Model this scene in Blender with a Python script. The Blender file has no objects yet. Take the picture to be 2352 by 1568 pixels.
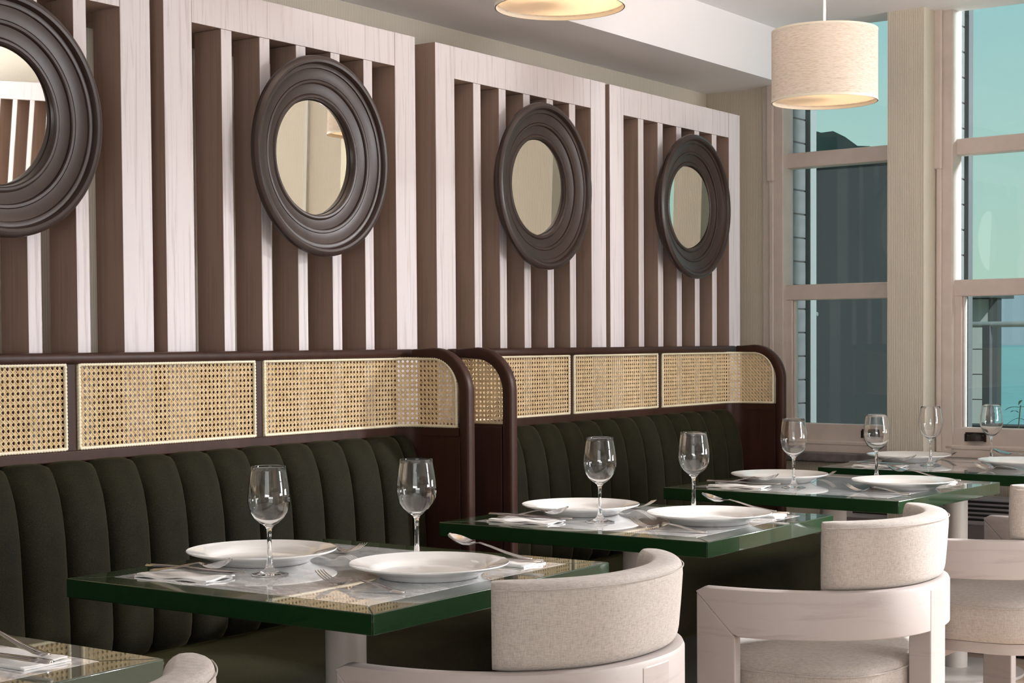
import bpy, bmesh, math, random
from mathutils import Vector, Matrix
R = math.radians
random.seed(7)
scene = bpy.context.scene
C = scene.collection

# ------------------------------------------------------------------ camera
yaw, pitch, roll = R(35.15585), R(1.89398), R(-0.371912)
fw = Vector((-math.sin(yaw)*math.cos(pitch), math.cos(yaw)*math.cos(pitch), -math.sin(pitch)))
ri = Vector((math.cos(yaw), math.sin(yaw), 0)); up = ri.cross(fw)
ri2 = math.cos(roll)*ri + math.sin(roll)*up; up2 = -math.sin(roll)*ri + math.cos(roll)*up
cam_d = bpy.data.cameras.new('camera'); cam = bpy.data.objects.new('camera', cam_d); C.objects.link(cam)
M = Matrix((ri2, up2, -fw)).transposed().to_4x4(); M.translation = Vector((0, 0, 1.2))
cam.matrix_world = M
cam_d.sensor_fit = 'HORIZONTAL'; cam_d.sensor_width = 36
cam_d.lens = 3713*36/2352; cam_d.shift_y = (911.054-784)/2352
cam_d.clip_start = 0.05; cam_d.clip_end = 20000
scene.camera = cam

# ------------------------------------------------------------------ exposure, sky, sun, added area lights
vs = scene.view_settings
vs.view_transform = 'Standard'; vs.look = 'None'; vs.gamma = 1; vs.use_curve_mapping = False
vs.exposure = -0.14
def lin(r, g, b):
    f = lambda c: c/12.92 if c <= .04045 else ((c+.055)/1.055)**2.4
    return (f(r/255), f(g/255), f(b/255), 1)
w = bpy.data.worlds.new('sky'); scene.world = w; w.use_nodes = True
nt = w.node_tree; nt.nodes.clear()
tc = nt.nodes.new('ShaderNodeTexCoord'); sx = nt.nodes.new('ShaderNodeSeparateXYZ')
rp = nt.nodes.new('ShaderNodeValToRGB'); bg = nt.nodes.new('ShaderNodeBackground'); wo = nt.nodes.new('ShaderNodeOutputWorld')
nt.links.new(tc.outputs['Generated'], sx.inputs[0]); nt.links.new(sx.outputs['Z'], rp.inputs[0])
nt.links.new(rp.outputs[0], bg.inputs[0]); nt.links.new(bg.outputs[0], wo.inputs[0])
rp.color_ramp.elements[0].position = 0.0; rp.color_ramp.elements[0].color = lin(206, 228, 208)
rp.color_ramp.elements[1].position = 0.24; rp.color_ramp.elements[1].color = lin(168, 216, 222)
bg.inputs[1].default_value = 1.0

def area(name, loc, target, sx_, sy_, power, col):
    d = bpy.data.lights.new(name, 'AREA'); d.shape = 'RECTANGLE'; d.size = sx_; d.size_y = sy_
    d.energy = power; d.color = col
    o = bpy.data.objects.new(name, d); C.objects.link(o); o.location = loc
    o.rotation_euler = (Vector(target)-Vector(loc)).to_track_quat('-Z', 'Y').to_euler()
    return o
# area lights added outside two unseen windows, in place of daylight
area('added_side_light_right', (3.45, 5.35, 1.75), (-3.0, 4.6, 1.65), 1.0, 1.1, 112, (0.97, 0.98, 1.0))
area('added_side_light_end', (0.75, 6.9, 2.76), (-1.5, 3.0, 0.7), .6, .40, 900, (0.98, 0.98, 1.0))
# uplights added outside the unseen openings to brighten the ceiling
area('added_uplight_right', (3.44, 4.8, 0.98), (-0.6, 4.6, 2.5), 2.0, 0.4, 45, (0.97, 0.98, 1.0))
area('added_uplight_end', (0.60, 6.36, 0.98), (-0.6, 4.3, 2.5), 1.0, 0.4, 60, (0.97, 0.98, 1.0))
area('added_uplight_rear', (0.6, -1.86, 0.98), (-1.0, 2.0, 2.5), 2.2, 0.4, 40, (0.98, 0.98, 1.0))
area('added_fill_rear', (0.6, -1.95, 1.6), (-1.6, 5.0, 1.4), 2.2, 1.5, 26, (1.0, 0.97, 0.94))  # soft fill light added behind the camera for faces turned that way

sd_ = bpy.data.lights.new('sun', 'SUN'); sd_.energy = 8.0; sd_.angle = R(2); sd_.color = (1.0, 0.96, 0.9)
so_ = bpy.data.objects.new('sun', sd_); C.objects.link(so_); so_.rotation_euler = Vector((-.55, .52, -.65)).to_track_quat('-Z', 'Y').to_euler()

# ------------------------------------------------------------------ helpers
def tag(o, label=None, cat=None, group=None, kind=None):
    if label: o['label'] = label
    if cat: o['category'] = cat
    if group: o['group'] = group
    if kind: o['kind'] = kind
    return o
def empty(name, loc=(0, 0, 0), rz=0, label=None, cat=None, group=None, kind=None):
    o = bpy.data.objects.new(name, None); C.objects.link(o)
    o.location = loc; o.rotation_euler = (0, 0, rz); o.empty_display_size = .05
    return tag(o, label, cat, group, kind)
class MB:
    def __init__(s): s.v = []; s.f = []; s.m = []
    def add(s, vs, fs, mi=0):
        b = len(s.v); s.v += [tuple(p) for p in vs]
        for f in fs: s.f.append([b+i for i in f]); s.m.append(mi)
        return s
    def box(s, x0, x1, y0, y1, z0, z1, mi=0):
        v = [(x0,y0,z0),(x1,y0,z0),(x1,y1,z0),(x0,y1,z0),(x0,y0,z1),(x1,y0,z1),(x1,y1,z1),(x0,y1,z1)]
        return s.add(v, [(3,2,1,0),(4,5,6,7),(0,1,5,4),(1,2,6,5),(2,3,7,6),(3,0,4,7)], mi)
    def lathe(s, prof, n=48, cx=0, cy=0, mi=0, axis='z', closed=False):
        v = []; k = len(prof)
        for j in range(n):
            a = 2*math.pi*j/n; c, d = math.cos(a), math.sin(a)
            for r, h in prof:
                v.append((cx+r*c, cy+r*d, h) if axis == 'z' else (h, cx+r*c, cy+r*d))
        f = []
        for j in range(n):
            j2 = (j+1) % n
            for i in range(k if closed else k-1):
                i2 = (i+1) % k
                f.append((j*k+i, j2*k+i, j2*k+i2, j*k+i2))
        return s.add(v, f, mi)
    def loft(s, rings, closed=True, cap=True, mi=0):
        k = len(rings[0]); v = [p for r in rings for p in r]; f = []
        for i in range(len(rings)-1):
            for j in range(k if closed else k-1):
                j2 = (j+1) % k
                f.append((i*k+j, i*k+j2, (i+1)*k+j2, (i+1)*k+j))
        if cap and closed:
            f.append(tuple(range(k))[::-1]); f.append(tuple(range((len(rings)-1)*k, len(rings)*k)))
        return s.add(v, f, mi)
    def tube(s, pts, r, n=10, mi=0):
        rings = []
        for i, p in enumerate(pts):
            p = Vector(p); a = Vector(pts[max(i-1, 0)]); b = Vector(pts[min(i+1, len(pts)-1)])
            t = (b-a).normalized(); u = t.orthogonal().normalized() if i == 0 else (u - t*u.dot(t)).normalized()
            w_ = t.cross(u); rr = r[i] if isinstance(r, (list, tuple)) else r
            rings.append([p + rr*(math.cos(2*math.pi*j/n)*u + math.sin(2*math.pi*j/n)*w_) for j in range(n)])
        return s.loft(rings, mi=mi)
    def mesh(s, name):
        me = bpy.data.meshes.new(name); me.from_pydata([tuple(p) for p in s.v], [], s.f)
        for p, mi in zip(me.polygons, s.m): p.material_index = mi
        bm = bmesh.new(); bm.from_mesh(me); bmesh.ops.recalc_face_normals(bm, faces=bm.faces); bm.to_mesh(me); bm.free()
        me.update(); return me
def obj(name, mb, mats, parent=None, smooth=None, bevel=0, seg=2, loc=None, rz=None, recalc=True):
    me = mb if isinstance(mb, bpy.types.Mesh) else mb.mesh(name)
    if not len(me.materials):
        for m in (mats if isinstance(mats, (list, tuple)) else [mats]): me.materials.append(m)
    if smooth:
        me.shade_smooth(); me.set_sharp_from_angle(angle=R(smooth))
    o = bpy.data.objects.new(name, me); C.objects.link(o)
    if parent: o.parent = parent
    if loc: o.location = loc
    if rz: o.rotation_euler = (0, 0, rz)
    if bevel:
        b = o.modifiers.new('bevel', 'BEVEL'); b.width = bevel; b.segments = seg; b.limit_method = 'ANGLE'; b.angle_limit = R(40)
        b.harden_normals = False
        if not smooth: me.shade_smooth(); me.set_sharp_from_angle(angle=R(40))
    return o
def copy_tree(o, parent=None):
    c = o.copy(); C.objects.link(c); c.parent = parent
    for ch in list(o.children): copy_tree(ch, c)
    return c

# ------------------------------------------------------------------ materials
def mat(name, col, rough=.5, metal=0, spec=.5, **kw):
    m = bpy.data.materials.new(name); m.use_nodes = True
    b = m.node_tree.nodes['Principled BSDF']
    b.inputs['Base Color'].default_value = (*col[:3], 1); b.inputs['Roughness'].default_value = rough
    b.inputs['Metallic'].default_value = metal; b.inputs['Specular IOR Level'].default_value = spec
    for k, v in kw.items(): b.inputs[k.replace('_', ' ')].default_value = v
    return m
def N(m, t, **kw):
    n = m.node_tree.nodes.new(t)
    for k, v in kw.items(): setattr(n, k, v)
    return n
def L(m, a, b): m.node_tree.links.new(a, b)
def coords(m, scale=(1, 1, 1), rot=(0, 0, 0), src='Object'):
    t = N(m, 'ShaderNodeTexCoord'); mp = N(m, 'ShaderNodeMapping')
    mp.inputs['Scale'].default_value = scale; mp.inputs['Rotation'].default_value = rot
    L(m, t.outputs[src], mp.inputs[0]); return mp.outputs[0]
def ramp(m, fac, stops):
    r = N(m, 'ShaderNodeValToRGB'); L(m, fac, r.inputs[0]); e = r.color_ramp.elements
    while len(e) < len(stops): e.new(.5)
    for i, (p, c) in enumerate(stops): e[i].position = p; e[i].color = (*c[:3], 1)
    return r.outputs[0]
def noise(m, vec, scale=1, detail=4, rough=.55, dist=0):
    n = N(m, 'ShaderNodeTexNoise'); L(m, vec, n.inputs['Vector'])
    n.inputs['Scale'].default_value = scale; n.inputs['Detail'].default_value = detail
    n.inputs['Roughness'].default_value = rough; n.inputs['Distortion'].default_value = dist
    return n.outputs[0]
def bump(m, h, strength=.2, dist=.001):
    b = N(m, 'ShaderNodeBump'); L(m, h, b.inputs['Height']); b.inputs['Strength'].default_value = strength
    b.inputs['Distance'].default_value = dist
    L(m, b.outputs[0], m.node_tree.nodes['Principled BSDF'].inputs['Normal'])
def base(m, out): L(m, out, m.node_tree.nodes['Principled BSDF'].inputs['Base Color'])
def mixc(m, fac, a, b, mode='MIX'):
    x = N(m, 'ShaderNodeMix', data_type='RGBA', blend_type=mode)
    if isinstance(fac, (int, float)): x.inputs[0].default_value = fac
    else: L(m, fac, x.inputs[0])
    for i, q in ((6, a), (7, b)):
        if isinstance(q, tuple): x.inputs[i].default_value = (*q[:3], 1)
        else: L(m, q, x.inputs[i])
    return x.outputs[2]

def grain_wood(name, light, dark, rough=.5, sc=(70, 70, 2.2), line=.42, bumps=.25, coat=0, spec=.4):
    m = mat(name, light, rough, 0, spec)
    v = coords(m, sc); n1 = noise(m, v, 1, 5, .6, .6)
    v2 = coords(m, (9, 9, .9)); n2 = noise(m, v2, 1, 3, .5, 1.2)
    c = ramp(m, n1, [(line-.1, dark), (line+.06, light), (1, light)])
    c2 = mixc(m, n2, tuple(x*.86 for x in light[:3]), tuple(min(1, x*1.1) for x in light[:3]))
    base(m, mixc(m, .42, c, c2)); bump(m, n1, bumps, .0008)
    if coat: m.node_tree.nodes['Principled BSDF'].inputs['Coat Weight'].default_value = coat
    return m
ASH = grain_wood('pale_ash_front', (.61, .562, .577), (.38, .32, .325), .5, (95, 95, 3))
BROWN = grain_wood('brown_ash_side', (.32, .22, .178), (.215, .143, .11), .6, (60, 60, 1.6), .45)
WALNUT = grain_wood('dark_walnut', (.040, .016, .011), (.024, .010, .007), .42, (40, 40, 2), .45, .06, 0, .15)
MIRRORWOOD = grain_wood('turned_dark_wood', (.034, .019, .015), (.020, .011, .009), .34, (22, 22, 3.5), .45, .05)
CHAIRWOOD = grain_wood('washed_oak', (.42, .37, .352), (.33, .283, .268), .45, (5, 5, 42), .40, .04)
FLOORWOOD = grain_wood('floor_oak', (.46, .36, .28), (.34, .25, .19), .4, (4, 40, 40), .42, .1)

WALLP = mat('woven_wallpaper', (.42, .37, .29), .75)
v = coords(WALLP)
wv = N(WALLP, 'ShaderNodeTexWave', wave_type='BANDS', bands_direction='DIAGONAL'); wv.inputs['Scale'].default_value = 84
wv.inputs['Distortion'].default_value = .4; wv.inputs['Detail'].default_value = 1
L(WALLP, coords(WALLP, (1, 1, .0)), wv.inputs[0])
nz = noise(WALLP, coords(WALLP, (320, 320, 320)), 1, 2)
hh = mixc(WALLP, .45, wv.outputs[0], nz)
base(WALLP, ramp(WALLP, hh, [(.2, (.50, .452, .372)), (.6, (.62, .565, .475)), (1, (.67, .615, .52))])); bump(WALLP, hh, .5, .002)

PAINT = mat('ceiling_paint', (.80, .79, .82), .6)
CREAM = mat('cream_wall_paint', (.60, .575, .53), .6)
FRAME = mat('pink_beige_window_paint', (.50, .425, .385), .42)
base(FRAME, ramp(FRAME, noise(FRAME, coords(FRAME, (14, 14, 14)), 1, 3), [(.3, (.58, .50, .455)), (.7, (.64, .555, .51))]))
STONE = mat('grey_stone_sill', (.16, .145, .145), .5)
base(STONE, ramp(STONE, noise(STONE, coords(STONE, (30, 30, 30)), 1, 5), [(.3, (.12, .105, .105)), (.7, (.20, .18, .18))]))

VELVET = mat('olive_velvet', (.017, .017, .007), .85, 0, .15)
b = VELVET.node_tree.nodes['Principled BSDF']
b.inputs['Sheen Weight'].default_value = .20; b.inputs['Sheen Roughness'].default_value = .28
b.inputs['Sheen Tint'].default_value = (.42, .36, .15, 1)
nv = noise(VELVET, coords(VELVET, (6, 6, 6)), 1, 4, .6)
nf = noise(VELVET, coords(VELVET, (700, 700, 700)), 1, 1)
base(VELVET, mixc(VELVET, .5, ramp(VELVET, nv, [(.38, (.003, .0030, .0010)), (.68, (.016, .0138, .0042))]), ramp(VELVET, nf, [(.45, (.002, .0018, .0006)), (.80, (.050, .041, .015))])))
bump(VELVET, nf, .35, .0006)
PLINTH = mat('black_plinth', (.006, .005, .004), .6)

CANE = mat('straw_cane', (.72, .53, .30), .45)
base(CANE, ramp(CANE, noise(CANE, coords(CANE, (60, 60, 60)), 1, 4), [(.3, (.60, .42, .22)), (.55, (.74, .56, .33)), (.8, (.80, .64, .41))]))
ROPE = mat('cream_twisted_cord', (.76, .68, .50), .5)

GREEN = mat('green_lacquer', (.008, .030, .010), .2, 0, .2)
b = GREEN.node_tree.nodes['Principled BSDF']; b.inputs['Coat Weight'].default_value = .75; b.inputs['Coat IOR'].default_value = 1.42; b.inputs['Coat Roughness'].default_value = .02
MARBLE = mat('white_marble', (.8, .79, .78), .12, 0, .5)
b = MARBLE.node_tree.nodes['Principled BSDF']; b.inputs['Coat Weight'].default_value = 1; b.inputs['Coat Roughness'].default_value = .01; b.inputs['Coat IOR'].default_value = 1.6
v = coords(MARBLE, (3.2, 5.5, 3), (0, 0, .6))
n1 = noise(MARBLE, v, 1, 8, .62, 1.6); n2 = noise(MARBLE, coords(MARBLE, (16, 24, 10), (0, 0, .5)), 1, 6, .6, 1)
vein = ramp(MARBLE, n1, [(.44, (1, 1, 1)), (.497, (.50, .50, .52)), (.55, (1, 1, 1))])
cl = ramp(MARBLE, n2, [(.35, (.80, .79, .79)), (.65, (.93, .92, .91))])
base(MARBLE, mixc(MARBLE, .75, cl, vein, 'MULTIPLY'))
GROUT = mat('dark_joint', (.01, .012, .01), .5)
COLUMN = mat('white_table_column', (.56, .53, .50), .35)
CHINA = mat('white_china', (.84, .83, .81), .1, 0, .5); CHINA.node_tree.nodes['Principled BSDF'].inputs['Coat Weight'].default_value = .4
STEEL = mat('polished_steel', (.46, .445, .43), .12, 1)
LINENP = mat('white_napkin', (.82, .80, .78), .85)
bump(LINENP, noise(LINENP, coords(LINENP, (500, 500, 500)), 1, 2), .2, .0004)
GLASS = mat('clear_glass', (1, 1, 1), 0, 0, .5, Transmission_Weight=1.0, IOR=1.47)
MIRRORG = mat('mirror_glass', (.88, .89, .84), .01, 1)
MIRROREDGE = mat('mirror_edge', (.75, .8, .76), .1, 1)

FABRIC = mat('oatmeal_linen', (.54, .49, .445), .85, 0, .2)
FABRIC.node_tree.nodes['Principled BSDF'].inputs['Sheen Weight'].default_value = .15
fa = noise(FABRIC, coords(FABRIC, (90, 90, 620)), 1, 2); fb = noise(FABRIC, coords(FABRIC, (620, 620, 80)), 1, 2)
fh = mixc(FABRIC, .5, fa, fb)
base(FABRIC, ramp(FABRIC, fh, [(.34, (.33, .285, .255)), (.5, (.415, .37, .335)), (.66, (.48, .435, .40))])); bump(FABRIC, fh, .55, .0012)
SHADE = bpy.data.materials.new('linen_lamp_shade'); SHADE.use_nodes = True
for n_ in list(SHADE.node_tree.nodes): SHADE.node_tree.nodes.remove(n_)
so = N(SHADE, 'ShaderNodeOutputMaterial'); df = N(SHADE, 'ShaderNodeBsdfDiffuse'); tr = N(SHADE, 'ShaderNodeBsdfTranslucent'); mx = N(SHADE, 'ShaderNodeMixShader')
sc_ = ramp(SHADE, noise(SHADE, coords(SHADE, (60, 60, 900)), 1, 3), [(.35, (.60, .50, .41)), (.52, (.76, .68, .60)), (.7, (.80, .73, .66))])
L(SHADE, sc_, df.inputs[0]); L(SHADE, sc_, tr.inputs[0]); mx.inputs[0].default_value = .10
L(SHADE, df.outputs[0], mx.inputs[1]); L(SHADE, tr.outputs[0], mx.inputs[2]); L(SHADE, mx.outputs[0], so.inputs[0])
LINER = mat('cream_shade_edge', (.78, .71, .60), .5)
DIFFUSER = bpy.data.materials.new('frosted_diffuser'); DIFFUSER.use_nodes = True
for n_ in list(DIFFUSER.node_tree.nodes): DIFFUSER.node_tree.nodes.remove(n_)
so = N(DIFFUSER, 'ShaderNodeOutputMaterial'); df = N(DIFFUSER, 'ShaderNodeBsdfTranslucent'); tr = N(DIFFUSER, 'ShaderNodeBsdfGlossy'); mx = N(DIFFUSER, 'ShaderNodeMixShader')
d2 = N(DIFFUSER, 'ShaderNodeBsdfDiffuse'); mx2 = N(DIFFUSER, 'ShaderNodeMixShader')
df.inputs[0].default_value = (.8, .72, .6, 1); d2.inputs[0].default_value = (.8, .74, .66, 1); tr.inputs['Roughness'].default_value = .03
mx2.inputs[0].default_value = .5; L(DIFFUSER, df.outputs[0], mx2.inputs[1]); L(DIFFUSER, d2.outputs[0], mx2.inputs[2])
mx.inputs[0].default_value = .12; L(DIFFUSER, mx2.outputs[0], mx.inputs[1]); L(DIFFUSER, tr.outputs[0], mx.inputs[2]); L(DIFFUSER, mx.outputs[0], so.inputs[0])
WHITEP = mat('white_plastic', (.75, .72, .68), .4)
BULB = mat('warm_bulb', (.9, .8, .6), .4); BULB.node_tree.nodes['Principled BSDF'].inputs['Emission Color'].default_value = (1, .74, .44, 1)
BULB.node_tree.nodes['Principled BSDF'].inputs['Emission Strength'].default_value = 6

PANE = bpy.data.materials.new('window_glass'); PANE.use_nodes = True
for n_ in list(PANE.node_tree.nodes): PANE.node_tree.nodes.remove(n_)
so = N(PANE, 'ShaderNodeOutputMaterial'); tp = N(PANE, 'ShaderNodeBsdfTransparent'); gl = N(PANE, 'ShaderNodeBsdfGlossy'); mx = N(PANE, 'ShaderNodeMixShader')
tp.inputs[0].default_value = (.90, .96, .955, 1); gl.inputs['Roughness'].default_value = 0.0
lw = N(PANE, 'ShaderNodeLayerWeight'); lw.inputs[0].default_value = .5
pw = N(PANE, 'ShaderNodeMath', operation='POWER'); L(PANE, lw.outputs['Facing'], pw.inputs[0]); pw.inputs[1].default_value = 4
ma = N(PANE, 'ShaderNodeMath', operation='MULTIPLY_ADD'); L(PANE, pw.outputs[0], ma.inputs[0]); ma.inputs[1].default_value = .8; ma.inputs[2].default_value = .022
L(PANE, ma.outputs[0], mx.inputs[0]); L(PANE, tp.outputs[0], mx.inputs[1]); L(PANE, gl.outputs[0], mx.inputs[2]); L(PANE, mx.outputs[0], so.inputs[0])

IRON = mat('dark_cast_iron', (.025, .02, .017), .4, .6)
bump(IRON, noise(IRON, coords(IRON, (120, 120, 120)), 1, 3), .6, .001)
BLOCK = mat('grey_outside_block', (.13, .135, .14), .8)
base(BLOCK, ramp(BLOCK, noise(BLOCK, coords(BLOCK, (20, 20, 20)), 1, 4), [(.3, (.055, .058, .06)), (.7, (.08, .083, .086))]))
POSTG = mat('pale_grey_post', (.13, .145, .142), .6)
POSTD = mat('dark_grey_post', (.035, .037, .04), .6)
SLATE = mat('dark_slate_render', (.04, .044, .048), .85)
base(SLATE, ramp(SLATE, noise(SLATE, coords(SLATE, (.5, .5, .5)), 1, 5), [(.3, (.016, .019, .022)), (.7, (.023, .026, .029))]))
BOARD = mat('white_weatherboard', (.20, .21, .21), .6)
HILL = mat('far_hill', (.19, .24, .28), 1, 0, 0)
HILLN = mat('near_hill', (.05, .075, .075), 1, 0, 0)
base(HILLN, ramp(HILLN, noise(HILLN, coords(HILLN, (.05, .05, .05)), 1, 6), [(.35, (.014, .025, .026)), (.7, (.028, .04, .036))]))
SEA = mat('teal_sea', (.12, .33, .36), .35)
sn = noise(SEA, coords(SEA, (.25, .7, 1)), 1, 8, .7)
base(SEA, ramp(SEA, sn, [(.35, (.03, .12, .135)), (.65, (.08, .22, .24))])); bump(SEA, sn, .4, .3)
LEAF = mat('dark_leaf', (.012, .022, .010), .5)
HEATER = mat('white_heater_enamel', (.50, .50, .53), .4)
HEATERG = mat('grey_heater_panel', (.20, .18, .185), .5)
DARK = mat('dark_gap', (.012, .011, .01), .8)

# ------------------------------------------------------------------ the room
WX = -3.35                                              # wallpapered long wall
RX, RY = 3.2, -1.6                                      # right wall, rear wall
CZ = 2.485                                              # ceiling
fl = empty('floor', kind='structure')
bw = .14
k = 0
y = RY
while y < 6.35:
    mb = MB().box(WX-.1, RX+.3, y+.001, min(y+bw, 6.4)-.001, -.02, -.0004*(k % 3)); obj('plank', mb, FLOORWOOD, fl)
    y += bw; k += 1
obj('subfloor', MB().box(WX-.3, RX+.4, RY-.2, 6.6, -.12, -.02), DARK, fl)
tag(obj('wall_left', MB().box(WX-.2, WX, RY, 6.5, 0, CZ+.3), WALLP), kind='structure')
tag(obj('ceiling', MB().box(WX-.2, RX+.4, RY-.2, 6.22, CZ, CZ+.12), PAINT), kind='structure')
tag(obj('ceiling_bulkhead', MB().box(WX, -2.955, RY, 6.24, 2.27, CZ), PAINT), kind='structure')
mb = MB(); mb.box(WX-.2, -.6, RY-.15, RY, 0, CZ+.1).box(1.8, RX+.4, RY-.15, RY, 0, CZ+.1).box(-.6, 1.8, RY-.15, RY, 0, .8).box(-.6, 1.8, RY-.15, RY, 2.4, CZ+.1)
tag(obj('wall_rear', mb, CREAM), kind='structure')
mb = MB(); mb.box(RX, RX+.15, RY, 3.7, 0, CZ+.1).box(RX, RX+.15, 5.9, 6.4, 0, CZ+.1).box(RX, RX+.15, 3.7, 5.9, 0, .75).box(RX, RX+.15, 3.7, 5.9, 2.42, CZ+.1)
tag(obj('wall_right', mb, CREAM), kind='structure')

# end wall, turned three degrees; local x runs along it, local y outwards
PX, PY, PR = WX, 6.23, R(-3)
EW = empty('wall_end', (PX, PY, 0), PR, kind='structure')
S1a, S1b = .30, .98                                     # opening of window 1
S2a, S2b = 1.041, 1.555                                  # window 2
SNa, SNb = 2.16, 2.63                                   # narrow third window (out of frame)
S3a, S3b = 3.15, 4.42                                   # window 3 (out of frame)
T = .16
mb = MB()
for a, b_ in ((0, S1a), (S1b, S2a), (S2b, SNa), (SNb, S3a), (S3b, 6.9)): mb.box(a, b_, 0, T, 0, 3.0)
for a, b_ in ((S1a, S1b), (S2a, S2b), (SNa, SNb), (S3a, S3b)): mb.box(a, b_, 0, T, 0, .70)
obj('wall_face', mb, WALLP, EW)
obj('pier', MB().box(.900, 1.052, -.125, .0, 0, 3.0), WALLP, EW)
obj('pier', MB().box(S2b, SNa, -.125, .0, 0, 3.0), WALLP, EW)
obj('pier', MB().box(SNb, SNb+.42, -.125, .0, 0, 3.0), WALLP, EW)
obj('pier_bead', MB().box(SNb+.2, SNb+.22, -.14, -.125, 0, 3.0), CREAM, EW)
obj('pier', MB().box(SNb+.42, S3a-.06, -.10, .0, 0, 3.0), CREAM, EW)
obj('window_head', MB().box(0, 6.9, -.0, T, CZ+.16, 3.0), PAINT, EW)

def window(n, sa, sb, label_right_hidden, upper):
    W = empty('window_%d' % n, (PX, PY, 0), PR, kind='structure')
    ca = sa+.078                                       # left edge of the upper glass
    cb = sb-.078
    # casing
    for s0, s1, sgn in ((sa-.02, ca, 1), (cb, sb+.02, -1)):
        mb = MB(); mb.box(s0, s1, -.012, .080, .75, 3.0); obj('casing', mb, FRAME, W, bevel=.004)
        b0 = s0+.027 if sgn > 0 else s1-.06
        mb = MB(); mb.box(b0, b0+.033, -.030, -.012, 1.87 if sgn > 0 else .76, 3.0); obj('bead', mb, FRAME, W, bevel=.006)
        if sgn > 0:
            mb = MB(); mb.box(b0+.008, b0+.030, -.022, -.012, .76, 1.88); obj('bead', mb, FRAME, W, bevel=.005)
    # transom
    obj('transom', MB().box(ca-.01, cb+.01, .03, .10, 1.925, 1.988), FRAME, W, bevel=.004)
    # upper sash stiles
    obj('pane', MB().box(ca, cb, .072, .077, 1.985, 3.0), PANE, W)
    obj('pane', MB().box(ca, cb, .072, .077, 1.43, 1.93), PANE, W)
    # lower sash
    la, lb = ca-.026, cb+.026
    sash = obj('lower_sash', MB().box(la, lb, .012, .055, 1.372, 1.437), FRAME, W, bevel=.004)
    obj('sash_stile', MB().box(la, la+.055, .014, .055, .79, 1.38), FRAME, W, bevel=.004)
    obj('sash_stile', MB().box(lb-.055, lb, .014, .055, .79, 1.38), FRAME, W, bevel=.004)
    obj('sash_bead', MB().box(la+.055, la+.063, .022, .05, .86, 1.372), FRAME, W, bevel=.002)
    obj('sash_bead', MB().box(lb-.063, lb-.055, .022, .05, .86, 1.372), FRAME, W, bevel=.002)
    obj('sash_rail', MB().box(la, lb, .010, .055, .785, .860), FRAME, W, bevel=.004)
    obj('pane', MB().box(la+.05, lb-.05, .036, .041, .85, 1.38), PANE, W)
    obj('sash_nosing', MB().box(la-.005, lb+.005, -.012, .04, .772, .792), FRAME, W, bevel=.006)
    obj('apron', MB().box(sa-.02, sb+.02, -.010, .05, .742, .775), FRAME, W, bevel=.003)
    obj('sill', MB().box(sa-.05, sb+.04, -.045, T, .705, .744), STONE, W, bevel=.006)
    # cup pulls
    for hs in ((la+.115,) if n == 2 else (lb-.16, )):
        mb = MB(); rings = []
        for i in range(9):
            a = math.pi*i/8
            rings.append([(hs-.036*math.cos(a), .010-.004-(.024*math.sin(a))*math.sin(q*math.pi/10), .807+.002+.030*math.cos(q*math.pi/10)*(.35+.65*math.sin(a))) for q in range(6)])
        mb.loft(rings, closed=False, cap=False)
        mb.box(hs-.04, hs+.04, .004, .0095, .832, .842); mb.box(hs-.043, hs-.034, .003, .0095, .806, .836); mb.box(hs+.034, hs+.043, .003, .0095, .806, .836)
        p_ = obj('cup_pull', mb, IRON, W, smooth=40); tag(p_, 'dark cast iron cup pull on the lower sash')
    return W
window(1, S1a, S1b, True, None)
window(2, S2a, S2b, False, None)
W3 = empty('window_3', (PX, PY, 0), PR, kind='structure')
for a, b_ in ((S3a-.02, S3a+.06), (S3b-.06, S3b+.02), ((S3a+S3b)/2-.025, (S3a+S3b)/2+.025)): obj('casing', MB().box(a, b_, -.01, T, .70, 2.6), FRAME, W3)
obj('casing', MB().box(S3a, S3b, -.02, T, .68, .75), FRAME, W3); obj('head', MB().box(S3a, S3b, 0, T, 2.44, 3.0), FRAME, W3)  # unseen low head, added to keep the end area light off the wall panels
W4 = empty('window_4', kind='structure')
for a, b_ in ((3.7, 3.78), (5.82, 5.9), (4.77, 4.83)): obj('casing', MB().box(RX-.01, RX+.15, a, b_, .75, 2.42), FRAME, W4)
obj('casing', MB().box(RX-.03, RX+.15, 3.7, 5.9, .72, .79), FRAME, W4); obj('transom', MB().box(RX+.05, RX+.1, 3.7, 5.9, 1.93, 1.98), FRAME, W4)

# outside blockwork reveals beside the two windows
OUT = empty('outside_reveal', (PX, PY, 0), PR, label='grey blockwork reveal outside the left window', cat='wall')
me = MB().box(.16, .30, .165, .335, .0025, .1005).mesh('block'); me.materials.append(BLOCK)
for i in range(24):
    o = obj('block', me, BLOCK, OUT, loc=(0, 0, .62+i*.103), bevel=.003)
obj('mortar', MB().box(.15, .296, .17, .33, .6, 3.1), DARK, OUT)
obj('corner_post', MB().box(.22, .318, .345, .40, .5, 3.1), POSTG, OUT)
OUT2 = empty('outside_reveal', (PX, PY, 0), PR, label='grey blockwork reveal outside the right window', cat='wall')
me = MB().box(.90, 1.035, .165, .31, .0025, .1005).mesh('block'); me.materials.append(BLOCK)
for i in range(24):
    o = obj('block', me, BLOCK, OUT2, loc=(0, 0, .62+i*.103), bevel=.003)
obj('mortar', MB().box(.89, 1.031, .17, .305, .6, 3.1), DARK, OUT2)
obj('corner_post', MB().box(.95, 1.05, .315, .36, .5, 3.1), POSTD, OUT2)

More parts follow.
